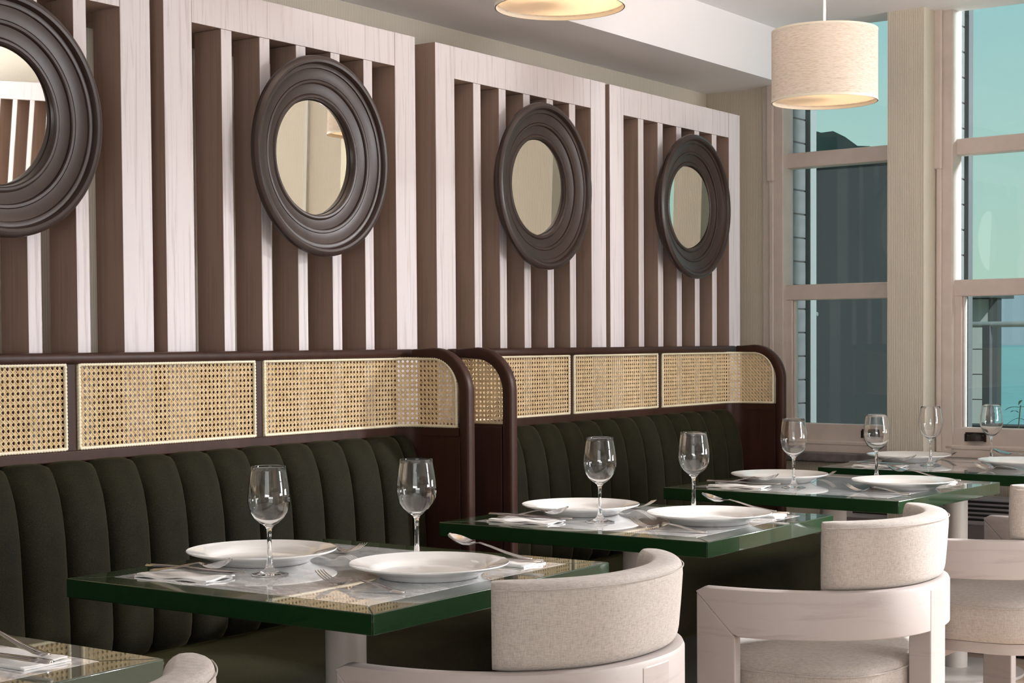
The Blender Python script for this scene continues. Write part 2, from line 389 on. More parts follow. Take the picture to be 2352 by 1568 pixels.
# ------------------------------------------------------------------ outside
NB = empty('neighbour_building', (-5.6, 12, -3), label='dark slate grey building close outside the left window', cat='building')
mb = MB().box(-2.2, 1.02, 0, .35, 0, 5.62); obj('wall', mb, SLATE, NB)
obj('parapet', MB().box(-2.25, 1.05, -.03, .38, 5.60, 5.66), POSTD, NB)
obj('rail', MB().tube([(-1.0, -3.2, 4.36), (1.6, -3.2, 4.36)], .012, 10), POSTG, NB, smooth=50)
H = empty('neighbour_house', (-6.86, 19, -3), label='small white weatherboard house seen through right window', cat='building')
for i in range(15):
    obj('weatherboard', MB().box(-1.5, .46, -.03, .0, .2+i*.3, .49+i*.3), BOARD, H)
obj('wall', MB().box(-1.5, .44, 0, .3, 0, 4.7), SLATE, H)
obj('roof', MB().box(-1.6, .56, -.3, .5, 4.70, 4.80), POSTD, H)
obj('corner_trim', MB().box(.44, .54, -.05, .1, 0, 4.7), POSTD, H)
BR = empty('balcony_railing', (-2.4, 7.6, 0), label='steel balcony handrail outside the right window', cat='railing')
obj('handrail', MB().tube([(-.42, 0, 1.275), (1.7, 0, 1.275)], .014, 12), POSTG, BR, smooth=50)
obj('post', MB().box(-.20, -.165, -.02, .02, -.6, 1.27), POSTD, BR); obj('post', MB().box(-.40, -.32, -.02, .02, -.6, 1.27), POSTD, BR); obj('post', MB().box(1.1, 1.14, -.02, .02, -.6, 1.27), POSTD, BR)
obj('bottom_rail', MB().box(-.42, 1.7, -.12, .05, .70, .80), DARK, BR)
PL = empty('leafy_sprig', (-2.375, 7.42, .79), label='dark leafy sprig on the ledge outside right window', cat='plant')
obj('stem', MB().tube([(0, 0, 0), (.004, 0, .05), (.01, 0, .11)], .003, 6), LEAF, PL)
for (a, z, l, tz) in ((.2, .1, .06, .02), (2.9, .1, .07, .015), (.5, .05, .07, -.01), (3.4, .05, .06, -.01), (1.5, .11, .05, .05), (2.4, .075, .07, .03)):
    mb = MB(); dx, dy = math.cos(a), math.sin(a)
    pts = []
    for q in range(7):
        t = q/6; wd = .007*math.sin(math.pi*min(1, t*.95+.05)); px, py, pz = dx*l*t, dy*l*t, z+tz*t-.03*t*t
        pts.append([(px-dy*wd, py+dx*wd, pz+.002), (px, py, pz), (px+dy*wd, py-dx*wd, pz+.002)])
    mb.loft(pts, closed=False, cap=False); obj('leaf', mb, LEAF, PL, smooth=60)
mb = MB().box(-6000, 3000, 40, 6000, -8.4, -8.0); tag(obj('sea', mb, SEA), 'rippled teal sea out to the horizon', 'sea', kind='stuff')
def hill(name, prof, depth, y, m, label):
    mb = MB(); v = []
    for x, z in prof: v += [(x, y, -7.99), (x, y, z), (x*(1+depth/y), y+depth, z*.8)]
    mb.loft([v[i*3:i*3+3] for i in range(len(prof))], closed=False, cap=False)
    tag(obj(name, mb, m, smooth=60), label, 'hill')
_m = math
pts = []
for i in range(30):
    u_ = i/29; x = -1180+u_*900
    z = 98*min(1, (u_*14))**.5 if u_ < .08 else 98+5*_m.sin(u_*9)-10*u_
    pts.append((x, max(z, 2)))
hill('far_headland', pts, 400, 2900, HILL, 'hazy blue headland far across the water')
pts = []
for i in range(25):
    u_ = i/24; x = -240+u_*86
    z = 73-24*u_+1.2*_m.sin(u_*23)+.7*_m.sin(u_*61)
    pts.append((x, z))
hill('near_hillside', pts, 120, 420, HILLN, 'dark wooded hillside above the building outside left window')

# heater under the window
HT = empty('window_heater', (PX, PY, 0), PR, label='white louvred heater along the wall under the windows', cat='heater')
obj('body', MB().box(.62, 2.4, -.115, -.01, .06, .60), HEATER, HT, bevel=.004)
obj('front_panel', MB().box(.60, 2.42, -.125, -.116, .06, .495), HEATERG, HT, bevel=.003)
for i in range(5): obj('louvre', MB().box(.75, 2.38, -.122, -.114, .512+i*.017, .520+i*.017), DARK, HT)
obj('toe_gap', MB().box(.62, 2.4, -.10, -.01, .0, .06), DARK, HT)

# ------------------------------------------------------------------ slatted panels and mirrors
FX = -3.0; DEP = .097
def wood_box(x0, x1, y0, y1, z0, z1, front='+x'):
    mb = MB()
    v = [(x0,y0,z0),(x1,y0,z0),(x1,y1,z0),(x0,y1,z0),(x0,y0,z1),(x1,y0,z1),(x1,y1,z1),(x0,y1,z1)]
    mb.add(v, [(1,2,6,5)], 0); mb.add(v, [(3,2,1,0),(0,1,5,4),(2,3,7,6),(3,0,4,7)], 1); mb.add(v, [(4,5,6,7)], 1)
    bm_ = mb.mesh('slat'); bm = bmesh.new(); bm.from_mesh(bm_); bmesh.ops.remove_doubles(bm, verts=bm.verts, dist=1e-6)
    bmesh.ops.recalc_face_normals(bm, faces=bm.faces); bm.to_mesh(bm_); bm.free(); return bm_
def slat_panel(loc, rz, wdt, label):
    # local frame: origin bottom left of the front face, y along, x out to the front
    P = empty('slatted_wall_panel', loc, rz, label, 'wall panel', 'slatted timber wall panels')
    st, sl = .0945, .038; g = (wdt-2*st-5*sl)/6; H_ = 2.107
    a = wood_box(-DEP, 0, 0, st, .0, H_); b_ = wood_box(-DEP, 0, wdt-st, wdt, .0, H_)
    for me in (a, b_): obj('stile', me, [ASH, BROWN], P, bevel=.0012)
    obj('top_rail', wood_box(-DEP, -.0004, st+.0006, wdt-st-.0006, 2.009, H_), [ASH, BROWN], P, bevel=.0012)
    obj('bottom_rail', wood_box(-DEP, -.0004, st+.0006, wdt-st-.0006, .0, .1), [ASH, BROWN], P, bevel=.0012)
    me = wood_box(-DEP, -.0008, 0, sl, .1, 2.0085); me.materials.append(ASH); me.materials.append(BROWN)
    for i in range(5): obj('slat', me, None, P, bevel=.001, loc=(0, st+g+i*(sl+g), 0))
    for z in (.3, 2.03): obj('batten', MB().box(WX-FX+.002, -DEP-.0005, .02, wdt-.02, z, z+.05), BROWN, P)
    return P
PAN = [(1.747, .991), (2.782, .991), (3.870, .968), (4.866, .993)]
PL_ = ['pale slatted wall panel at the left edge, behind the half cut-off mirror', 'pale slatted wall panel left of the full-length gap, behind the largest whole mirror',
       'pale slatted wall panel behind the middle-sized mirror', 'pale slatted wall panel behind the smallest mirror, nearest the windows']
for (y0, wd), lb in zip(PAN, PL_): slat_panel((FX, y0, 0), 0, wd, lb)
# one more on the end wall, out of frame; the left mirror shows its reflection
P5 = slat_panel((PX+4.48, PY-.36, 0), R(-90)+PR, .99, 'pale slatted wall panel on the window wall, seen only in the left mirror')
for ch in list(P5.children):
    if ch.name.startswith('batten'): bpy.data.objects.remove(ch)

prof = [(.205, .0), (.222, .012), (.246, .034), (.261, .046), (.2680, .053), (.2700, .060), (.2685, .067), (.263, .0715), (.257, .0735), (.251, .0720), (.2475, .067),
        (.2460, .0610), (.2395, .0612), (.2360, .0600), (.2345, .0560), (.222, .0510), (.207, .0490), (.2060, .0475), (.2045, .0495), (.1985, .0492), (.1965, .0470), (.1955, .0425),
        (.184, .0385), (.1705, .0365), (.1690, .0385), (.1650, .0405), (.1600, .0400), (.1570, .0375), (.1558, .0330), (.1555, .016), (.150, .012), (.15, .0)]
MB_F = MB().lathe(prof, 128, axis='x', closed=True).mesh('frame'); MB_F.materials.append(MIRRORWOOD)
MB_G = MB().lathe([(0.0005, .0335), (.1535, .0335), (.1550, .0318), (.1550, .029), (0.0005, .029)], 96, axis='x').mesh('mirror_glass'); MB_G.materials.append(MIRRORG)
for i, lb in enumerate(['large round mirror in dark turned frame, cut off by left edge', 'largest whole round mirror in a stepped dark turned frame',
                        'middle-sized round mirror in stepped dark frame, left of the smallest one', 'smallest round mirror in brown stepped frame, nearest the windows']):
    y0, wd = PAN[i]
    m_ = empty('round_mirror', (FX+.0005, y0+wd/2+.016, 1.7075), 0, lb, 'mirror', 'round mirrors on the slatted panels')
    obj('frame', MB_F, None, m_, smooth=28)
    g_ = obj('mirror_glass', MB_G, None, m_, smooth=30, loc=(-.011, 0, 0)); g_.rotation_euler = (0, R([3.6, 1.2, 1.2, 1.0][i]), R([0, 0, -1.5, -6.2][i]))

# ------------------------------------------------------------------ banquettes
BX = -2.947                                            # cane plane
Z0, Z1 = .962, 1.161
class Path:
    def __init__(s, pts):
        s.p = [Vector(q) for q in pts]; s.c = [0]
        for a, b_ in zip(s.p, s.p[1:]): s.c.append(s.c[-1]+(b_-a).length)
        s.len = s.c[-1]
    def at(s, t):
        t = max(0, min(s.len, t))
        i = 0
        while i < len(s.c)-2 and t > s.c[i+1]: i += 1
        d = (s.p[i+1]-s.p[i]).normalized(); q = s.p[i]+d*(t-s.c[i])
        return q, d
    def breaks(s, a, b_): return [a]+[c for c in s.c[1:-1] if a+1e-5 < c < b_-1e-5]+[b_]
    def pt(s, t, z, off, side):
        q, d = s.at(t); n = Vector((d.y, -d.x))*side
        return (q.x+n.x*off, q.y+n.y*off, z)
def arcpts(cx, cy, r, a0, a1, n): return [(cx+r*math.cos(R(a0+(a1-a0)*i/n)), cy+r*math.sin(R(a0+(a1-a0)*i/n))) for i in range(n+1)]
CR = .065
def cane_panel(path, parent, side, round_start=False, round_end=False, RR=.085):
    """woven cane in (t, z) between Z0 and Z1 with an optional big rounded top corner at either end; twisted cord round it"""
    Ln = path.len
    def ztop(t):
        z = Z1
        if round_end and t > Ln-RR: z = Z1-RR+math.sqrt(max(0, RR*RR-(t-(Ln-RR))**2))
        if round_start and t < RR: z = min(z, Z1-RR+math.sqrt(max(0, RR*RR-(RR-t)**2)))
        return z
    inside = lambda t, z: 0 <= t <= Ln and Z0 <= z <= ztop(t)
    p = .0136; hw = .0014; pr_ = .0019
    mb = MB()
    def strand(a, b_, off, hw_=hw):
        (t0, z0), (t1, z1) = a, b_
        if abs(t1-t0)+abs(z1-z0) < .004: return
        ln = math.hypot(t1-t0, z1-z0); dx, dz = (t1-t0)/ln, (z1-z0)/ln
        tl = path.breaks(t0, t1) if t1 > t0+1e-6 else ([t0, t1] if t1 == t0 else path.breaks(t1, t0)[::-1])
        if t0 == t1: st = [(t0, z0), (t1, z1)]
        else: st = [(t, z0+(z1-z0)*(t-t0)/(t1-t0)) for t in tl]
        rings = []
        for t, z in st:
            rings.append([path.pt(t-dz*hw_, z+dx*hw_, off, side), path.pt(t, z, off+.0007, side), path.pt(t+dz*hw_, z-dx*hw_, off, side)])
        mb.loft(rings, closed=False, cap=False)
    nr = int((Z1-Z0)/p); z_off = ((Z1-Z0)-nr*p)/2
    for i in range(nr+1):
        for q in (-pr_, pr_):
            z = Z0+z_off+i*p+q
            if not Z0 < z < Z1: continue
            a, b_ = 0, Ln
            if round_end and z > Z1-RR: b_ = Ln-RR+math.sqrt(max(0, RR*RR-(z-(Z1-RR))**2))
            if round_start and z > Z1-RR: a = RR-math.sqrt(max(0, RR*RR-(z-(Z1-RR))**2))
            strand((a, z), (b_, z), .0000)
    nc = int(Ln/p); t_off = (Ln-nc*p)/2
    for i in range(nc+1):
        for q in (-pr_, pr_):
            t = t_off+i*p+q
            if 0 < t < Ln: strand((t, Z0), (t, ztop(t)), .0007)
    for sg in (1, -1):
        for i in range(-nr-2, nc+nr+3):
            # diagonal through lattice point (t_off+i*p, Z0+z_off) with slope sg
            seg = []; n_ = 90
            for q in range(n_+1):
                z = Z0+(Z1-Z0)*q/n_; t = t_off+(i+.5)*p+sg*(z-Z0-z_off)
                if inside(t, z): seg.append((t, z))
            if len(seg) > 3: strand(seg[0], seg[-1], .0014 if sg > 0 else .0021, .0012)
    cp = obj('cane_panel', mb, CANE, parent)
    cp['label'] = 'woven straw cane panel'
    # cord outline
    out = []
    def line(a, b_, n_): return [(a[0]+(b_[0]-a[0])*i/n_, a[1]+(b_[1]-a[1])*i/n_) for i in range(n_)]
    e = .0035; ds = .0022
    zt = Z1-e
    t1 = Ln-RR if round_end else Ln-e; t0_ = RR if round_start else e
    nn = max(2, int(Ln/ds))
    out += line((e, Z0+e), (Ln-e, Z0+e), nn)
    if round_end:
        out += line((Ln-e, Z0+e), (Ln-e, Z1-RR), int((Z1-RR-Z0)/ds)); rr = RR-e
        out += [(Ln-RR+rr*math.cos(math.pi/2*i/60), Z1-RR+rr*math.sin(math.pi/2*i/60)) for i in range(60)]
    else: out += line((Ln-e, Z0+e), (Ln-e, zt), int((Z1-Z0)/ds))
    out += line((t1, zt), (t0_, zt), max(2, int((t1-t0_)/ds)))
    if round_start:
        rr = RR-e
        out += [(RR-rr*math.sin(math.pi/2*i/60), Z1-RR+rr*math.cos(math.pi/2*i/60)) for i in range(60)]
        out += line((e, Z1-RR), (e, Z0+e), int((Z1-RR-Z0)/ds))
    else: out += line((e, zt), (e, Z0+e), int((Z1-Z0)/ds))
    P3 = [Vector(path.pt(t, z, .0045, side)) for t, z in out]; n_ = len(P3); rings = []
    sacc = 0
    for i in range(n_):
        tg = (P3[(i+1) % n_]-P3[i-1]).normalized()
        q, d = path.at(out[i][0]); nrm = Vector((d.y, -d.x, 0))*side
        bi = tg.cross(nrm).normalized()
        sacc += (P3[i]-P3[i-1]).length if i else 0
        ring = []
        for j in range(9):
            th = 2*math.pi*j/9; rr = .0040*(1+.26*math.cos(3*(th)-3*sacc*2*math.pi/.024))
            ring.append(P3[i]+rr*(math.cos(th)*nrm+math.sin(th)*bi))
        rings.append(ring)
    rings.append(rings[0]); mb = MB(); mb.loft(rings, cap=False)
    obj('cord_trim', mb, ROPE, cp, smooth=80)
    return cp

CP = [(-2.925, .9405), (-2.912, .9365), (-2.896, .922), (-2.880, .897), (-2.866, .862), (-2.857, .822), (-2.850, .775), (-2.846, .72), (-2.842, .65), (-2.838, .58), (-2.838, .535), (-2.843, .505), (-2.856, .485), (-2.88, .474)]
def channel_mesh(wd, nm='back_channel'):
    mb = MB(); ny = 13; rings = []
    for j in range(ny):
        t = -1+2*j/(ny-1); ins = .020*abs(t)**3.2; ring = []
        for i, (x, z) in enumerate(CP):
            k_ = min(1, i/3)
            ring.append((x-ins*(.35+.65*k_), t*wd/2, z-ins*.55*(1-k_)))
        ring = [(-2.953, t*wd/2, .9405-ins*.5)]+ring+[(-2.953, t*wd/2, .474)]
        rings.append(ring)
    mb.loft(rings, closed=True, cap=True)
    me = mb.mesh(nm); me.materials.append(VELVET); me.shade_smooth(); me.set_sharp_from_angle(angle=R(50)); return me
def rbox(x0, x1, y0, y1, z0, z1): return MB().box(x0, x1, y0, y1, z0, z1)

def wing(B, yw, dirn, corner_y):
    """short side wing at y = yw; dirn=+1: the seat lies on its -y side (right end), -1: left end"""
    xe = -2.757
    o0, o1 = (0.002, .030) if dirn > 0 else (-.030, -.002)
    # solid board under the cane
    pth = Path([(BX, corner_y)] + [(BX+CR-CR*math.cos(R(a)), yw-dirn*(CR-CR*math.sin(R(a)))) for a in range(0, 91, 10)] + [(xe+.004, yw)])
    sd = -1
    rings = []
    side = -dirn
    for t in pth.breaks(0, pth.len):
        rings.append([pth.pt(t, .02, 0, side*-1 if False else dirn), pth.pt(t, .955, 0, dirn), pth.pt(t, .955, -.026, dirn), pth.pt(t, .02, -.026, dirn)])
    mb = MB(); mb.loft(rings); obj('wing_board', mb, WALNUT, B, smooth=40, bevel=.002)
    # frame: rail over the top that bends down into the post
    xo = -2.7335; zc = 1.1715; rad = .115
    ctr = [(BX+.03, zc), (-2.90, zc)] + [(xo-rad+rad*math.sin(R(a)), zc-rad+rad*math.cos(R(a))) for a in range(0, 91, 6)] + [(xo, .9), (xo, .02)]
    yc = yw+dirn*.010
    rings = []
    for i, (x, z) in enumerate(ctr):
        a = Vector(ctr[max(i-1, 0)]); b_ = Vector(ctr[min(i+1, len(ctr)-1)]); tg = (b_-a).normalized(); nn = Vector((-tg.y, tg.x))
        ring = []
        for j in range(16):
            th = 2*math.pi*j/16; ct, st_ = math.cos(th), math.sin(th)
            e = 2/4.0
            u_ = .0175*math.copysign(abs(ct)**e, ct); w_ = .0185*math.copysign(abs(st_)**e, st_)
            hi = .0140 if i < 2 else .0175
            u_ = u_*hi/.0175
            ring.append((x+nn.x*u_, yc+w_, z+nn.y*u_))
        rings.append(ring)
    mb = MB(); mb.loft(rings); obj('wing_frame', mb, WALNUT, B, smooth=50)
    # lower frame strip under the cane
    rings = []
    for t in pth.breaks(0, pth.len):
        rings.append([pth.pt(t, .938, .004, dirn), pth.pt(t, .962, .004, dirn), pth.pt(t, .962, -.022, dirn), pth.pt(t, .938, -.022, dirn)])
    mb = MB(); mb.loft(rings); obj('wing_rail', mb, WALNUT, B, smooth=40)
    return pth

def banquette(label, y0, y1, right_wing, left_wing, seams, mulls, panels):
    B = empty('banquette', (0, 0, 0), 0, label, 'banquette', 'velvet banquettes along the wall')
    seat_x1 = -2.36
    ws = (left_wing+.03) if left_wing else y0; we = (right_wing-.03) if right_wing else y1
    obj('plinth', rbox(-2.95, -2.42, ws, we, 0, .30), PLINTH, B, bevel=.004)
    mb = MB(); ny = 14; prof_ = [(-2.94, .3), (-2.94, .465), (-2.90, .472), (-2.7, .478), (-2.5, .474), (-2.41, .468), (-2.375, .455), (-2.358, .43), (-2.355, .38), (-2.362, .32), (-2.38, .3)]
    rings = []
    for j in range(ny):
        yy = ws+(we-ws)*j/(ny-1); rings.append([(x, yy, z) for x, z in prof_])
    mb.loft(rings); obj('seat', mb, VELVET, B, smooth=50, bevel=.012, seg=3)
    # back structure
    obj('back_board', rbox(-2.982, -2.954, ws-.02 if not left_wing else left_wing, we+.02 if not right_wing else right_wing, .02, .958), WALNUT, B, bevel=.002)
    obj('lower_rail', rbox(-2.978, -2.938, y0 if not left_wing else left_wing+.05, y1 if not right_wing else right_wing-.05, .936, .962), WALNUT, B, bevel=.003)
    # top rail: rounded bar
    ya = left_wing+.0 if left_wing else y0; yb = right_wing+.045 if right_wing else y1
    rings = []
    n_ = 12
    for (yy, sc) in [(ya-.012, .0), (ya-.011, .55), (ya-.006, .85), (ya, 1)] + [(yb-.012, 1), (yb-.005, .85), (yb-.001, .55), (yb, 0)]:
        ring = []
        for j in range(16):
            th = 2*math.pi*j/16; ct, st_ = math.cos(th), math.sin(th)
            u_ = .020*math.copysign(abs(ct)**.6, ct); w_ = .0135*math.copysign(abs(st_)**.6, st_)
            ring.append((-2.955+u_*max(sc, .02), yy, 1.1715+w_*max(sc, .02)))
        rings.append(ring)
    mb = MB(); mb.loft(rings); obj('top_rail', mb, WALNUT, B, smooth=60)
    for a, b_ in mulls: obj('mullion', rbox(-2.972, -2.945, a, b_, .955, 1.168), WALNUT, B, bevel=.002)
    # back channels
    me = channel_mesh(.122)
    for s in seams[:-1]: obj('back_channel', me, None, B, loc=(0, s+.061, 0))
    if right_wing:
        wl = right_wing-.028-seams[-1]
        if wl > .03: obj('back_channel', channel_mesh(wl), None, B, loc=(0, seams[-1]+wl/2, 0))
    if left_wing:
        wl = seams[0]-(left_wing+.028)
        if wl > .03: obj('back_channel', channel_mesh(wl), None, B, loc=(0, seams[0]-wl/2, 0))
    if right_wing: wing(B, right_wing, 1, right_wing-CR-.02)
    if left_wing: wing(B, left_wing, -1, left_wing+CR+.02)
    for pn in panels:
        if pn[0] == 's': cane_panel(Path([(BX, pn[1]), (BX, pn[2])]), B, 1)
        if pn[0] == 'r':
            yw = right_wing
            pth = Path([(BX, pn[1]), (BX, yw-CR)] + [(BX+CR-CR*math.cos(R(a)), yw-CR+CR*math.sin(R(a))) for a in range(9, 91, 9)] + [(-2.757, yw)])
            cane_panel(pth, B, 1, round_end=True)
        if pn[0] == 'l':
            yw = left_wing
            pth = Path([(-2.757, yw)] + [(BX+CR-CR*math.cos(R(a)), yw+CR-CR*math.sin(R(a))) for a in range(90, -1, -9)] + [(BX, pn[1])])
            cane_panel(pth, B, 1, round_start=True)
    return B
sm1 = [2.351+.122*k for k in range(-26, 11)]
banquette('long olive velvet banquette with cane back panels on the left, behind the nearest tables', -.82, 3.65, 3.65, None, sm1,
          [(-.818, -.80), (-.012, .018), (.596, .626), (1.203, 1.223), (1.813, 1.843), (2.421, 2.451), (3.029, 3.057)], [('s', -.798, -.013), ('s', .019, .595), ('s', .627, 1.202), ('s', 1.224, 1.812), ('s', 1.844, 2.420), ('s', 2.452, 3.028), ('r', 3.058)])
sm2 = [4.03+.122*k for k in range(0, 14)]
banquette('second olive velvet banquette with cane back, ending beside the left window', 3.88, 5.67, 5.67, 3.88, sm2,
          [(4.514, 4.536), (5.098, 5.126)], [('l', 4.513), ('s', 4.537, 5.097), ('r', 5.127)])

# ------------------------------------------------------------------ tables
def table(loc, hx, hy, rz, label):
    T_ = empty('dining_table', loc, rz, label, 'table', 'green framed marble tables')
    th, fwid = .037, .064
    zt = .75; zb = zt-th
    # four mitred lacquered edge boards
    o = [(-hx, -hy), (hx, -hy), (hx, hy), (-hx, hy)]; i_ = [(-hx+fwid, -hy+fwid), (hx-fwid, -hy+fwid), (hx-fwid, hy-fwid), (-hx+fwid, hy-fwid)]
    for k in range(4):
        k2 = (k+1) % 4; g = .0006
        a, b_, c, d = [Vector(q) for q in (o[k], o[k2], i_[k2], i_[k])]
        dr = (b_-a).normalized(); a = a+dr*g; b_ = b_-dr*g; c = c-dr*g; d = d+dr*g
        v = [(*q, zb) for q in (a, b_, c, d)]+[(*q, zt) for q in (a, b_, c, d)]
        mb = MB().add(v, [(3,2,1,0),(4,5,6,7),(0,1,5,4),(1,2,6,5),(2,3,7,6),(3,0,4,7)])
        obj('edge_board', mb, GREEN, T_, bevel=.0018)
    obj('joint', MB().box(-hx+.002, hx-.002, -hy+.002, hy-.002, zb+.002, zt-.0025), GROUT, T_)
    obj('marble_top', MB().box(-hx+fwid+.0008, hx-fwid-.0008, -hy+fwid+.0008, hy-fwid-.0008, zt-.012, zt), MARBLE, T_)
    obj('column', MB().lathe([(.0005, .02), (.041, .02), (.041, .708), (.0005, .708)], 40), COLUMN, T_, smooth=40)
    obj('collar', MB().box(-.16, .16, -.16, .16, zb-.008, zb-.0005), PLINTH, T_)
    obj('base_plate', MB().lathe([(.0005, 0), (.235, 0), (.238, .004), (.236, .012), (.05, .022), (.0005, .022)], 56), COLUMN, T_, smooth=40)
    return T_
TB = [((-2.128, 1.222, 0), .385, .38, 0, 'green edged marble table cut off at the bottom left corner'),
      ((-2.125, 2.435, 0), .386, .378, R(.3), 'green edged marble table, nearest one whose whole top shows'),
      ((-2.113, 3.560, 0), .384, .340, R(-.2), 'green edged marble table second in the row, where the two banquettes meet'),
      ((-2.093, 4.722, 0), .392, .375, R(-3), 'green edged marble table third in the row, in front of the hanging lamp'),
      ((-2.045, 5.688, 0), .385, .335, R(-1.2), 'green edged marble table farthest back, under the right window')]
ORD = ['corner-cropped table', 'nearest whole table', 'second table', 'third table', 'farthest table by the window']
for t in TB: table(*t)

# ------------------------------------------------------------------ tableware
PLATE = MB().lathe([(.0005, .0065), (.098, .0065), (.104, .008), (.110, .0135), (.118, .0185), (.150, .0255), (.1545, .0275), (.1555, .0262), (.1545, .0245),
                    (.150, .0225), (.120, .0135), (.104, .0065), (.099, .001), (.096, 0), (.090, 0), (.088, .0025), (.0005, .0025)], 96).mesh('dinner_plate')
PLATE.materials.append(CHINA)
WG = [(.0005, .0), (.030, .0), (.0365, .0006), (.0375, .0015), (.0365, .0024), (.028, .0042), (.014, .0085), (.0085, .014), (.0062, .022), (.0048, .040), (.0043, .060), (.0043, .080), (.0052, .090), (.0090, .0965),
      (.0185, .1025), (.0290, .1120), (.0362, .1230), (.0402, .1350), (.0418, .1470), (.0414, .1600), (.0398, .1750), (.0374, .1900), (.0350, .2035), (.0338, .2120), (.0334, .2130),
      (.0328, .2120), (.0340, .2035), (.0364, .1900), (.0388, .1750), (.0404, .1600), (.0408, .1470), (.0392, .1350), (.0352, .1235), (.0280, .1130), (.0175, .1040), (.0085, .0995), (.0005, .0985)]
GLM = MB().lathe(WG, 64).mesh('wine_glass'); GLM.materials.append(GLASS)
for me in (PLATE, GLM): me.shade_smooth(); me.set_sharp_from_angle(angle=R(70))

def strip(stations, th=.0022):
    """solid ribbon along +x; stations (x, half width, z, crown)"""
    rings = []
    for x, hw, z, cr in stations:
        rings.append([(x, -hw, z), (x, -hw*.5, z-cr*.75), (x, 0, z-cr), (x, hw*.5, z-cr*.75), (x, hw, z), (x, hw*.5, z-cr*.75+th), (x, 0, z-cr+th), (x, -hw*.5, z-cr*.75+th)])
    return rings
def cutlery():
    # all: head at +x end (x=0 is the tip of the handle)
    sp = MB(); st = [(.0, .004, .004, -.0005), (.003, .0075, .0035, -.001), (.02, .0085, .003, -.0015), (.06, .006, .005, -.0012), (.10, .004, .010, -.001), (.125, .0035, .0125, -.0005), (.137, .006, .0105, .001),
                      (.147, .0135, .0095, .005), (.16, .0190, .0105, .0085), (.175, .0205, .0125, .0095), (.188, .0180, .0150, .0075), (.197, .0115, .0170, .004), (.2015, .003, .018, .0005)]
    sp.loft(strip(st, .0018)); sp = sp.mesh('spoon')
    kn = MB(); st = [(.0, .004, .004, -.0005), (.003, .0085, .0045, -.001), (.03, .0088, .0045, -.001), (.095, .0072, .0045, -.001), (.105, .008, .004, -.0005), (.14, .0095, .0035, 0), (.19, .0098, .003, 0), (.212, .0070, .003, 0), (.222, .0015, .003, 0)]
    kn.loft(strip(st, .0028)); kn = kn.mesh('knife')
    fk = MB(); st = [(.0, .004, .002, -.0005), (.003, .0085, .002, -.001), (.025, .0090, .003, -.0015), (.065, .006, .010, -.0012), (.105, .0036, .0155, -.0005), (.123, .0038, .0125, 0), (.133, .0085, .0075, .0015), (.142, .0122, .0045, .0015), (.150, .0125, .0038, .001)]
    fk.loft(strip(st, .0018))
    for q in (-.0104, -.0035, .0035, .0104):
        tn = [(.149, .0019, .0036, 0), (.162, .0018, .0052, 0), (.176, .0016, .0098, 0), (.190, .0013, .0172, 0), (.198, .0006, .0225, 0)]
        rr = strip(tn, .0018); fk.loft([[(x, y_+q*(1-.03*i), z) for x, y_, z in r] for i, r in enumerate(rr)])
    fk = fk.mesh('fork')
    for me in (sp, kn, fk): me.materials.append(STEEL); me.shade_smooth(); me.set_sharp_from_angle(angle=R(65))
    return sp, kn, fk
SPOON, KNIFE, FORK = cutlery()
def napkin_mesh():
    rings = []; nx = 14
    mb = MB()
    for layer, (ox, oy, z) in enumerate(((0, 0, .0), (.004, .003, .0032))):
        g = []
        for i in range(nx+1):
            row = []
            for j in range(7):
                x = -.088+.176*i/nx+ox; y_ = -.042+.084*j/6+oy
                h = z+.0022*math.sin(i*.75+layer)*math.sin(j*.9+1)+.0026
                row.append((x, y_, h))
            g.append(row)
        n0 = len(mb.v)
        top = [p for r in g for p in r]; bot = [(x, y_, z_-.0026) for x, y_, z_ in top]
        k = 7; f = []
        N_ = len(top)
        for i in range(nx):
            for j in range(6):
                a = i*k+j; f.append((a, a+k, a+k+1, a+1)); f.append((N_+a, N_+a+1, N_+a+k+1, N_+a+k))
        per = [j for j in range(k)]+[i*k+6 for i in range(1, nx+1)]+[nx*k+j for j in range(5, -1, -1)]+[i*k for i in range(nx-1, 0, -1)]
        for a, b_ in zip(per, per[1:]+per[:1]): f.append((a, b_, N_+b_, N_+a))
        mb.add(top+bot, f)
    me = mb.mesh('napkin'); me.materials.append(LINENP); me.shade_smooth(); me.set_sharp_from_angle(angle=R(50)); return me
NAP = napkin_mesh()
ZT = .7503
def put(name, me, x, y_, z, rz, label, cat, group, tilt=0):
    o = bpy.data.objects.new(name, me); C.objects.link(o); o.location = (x, y_, z); o.rotation_euler = (0, tilt, rz)
    if name in ('fork', 'spoon', 'knife'): o.scale = (1.1, 1.12, 1.1)
    return tag(o, label, cat, group)
plates = {(1, 'A'): (-2.352, 2.434), (1, 'B'): (-1.933, 2.462), (2, 'A'): (-2.300, 3.577), (2, 'B'): (-1.914, 3.568), (3, 'A'): (-2.285, 4.735), (3, 'B'): (-1.862, 4.716), (4, 'A'): (-2.262, 5.785), (4, 'B'): (-1.81, 5.705)}
glasses = {(1, 'A'): (-2.205, 2.303), (1, 'B'): (-2.079, 2.607), (2, 'A'): (-2.150, 3.433), (2, 'B'): (-2.061, 3.757), (3, 'A'): (-2.151, 4.557), (3, 'B'): (-2.045, 4.952), (4, 'A'): (-2.116, 5.621), (4, 'B'): (-1.986, 5.893)}
SD = {'A': 'banquette side', 'B': 'chair side'}
for (t, s), (x, y_) in plates.items():
    put('dinner_plate', PLATE, x, y_, ZT, random.uniform(0, 6), 'white rimmed dinner plate on the %s of the %s' % (SD[s], ORD[t]), 'plate', 'white dinner plates')
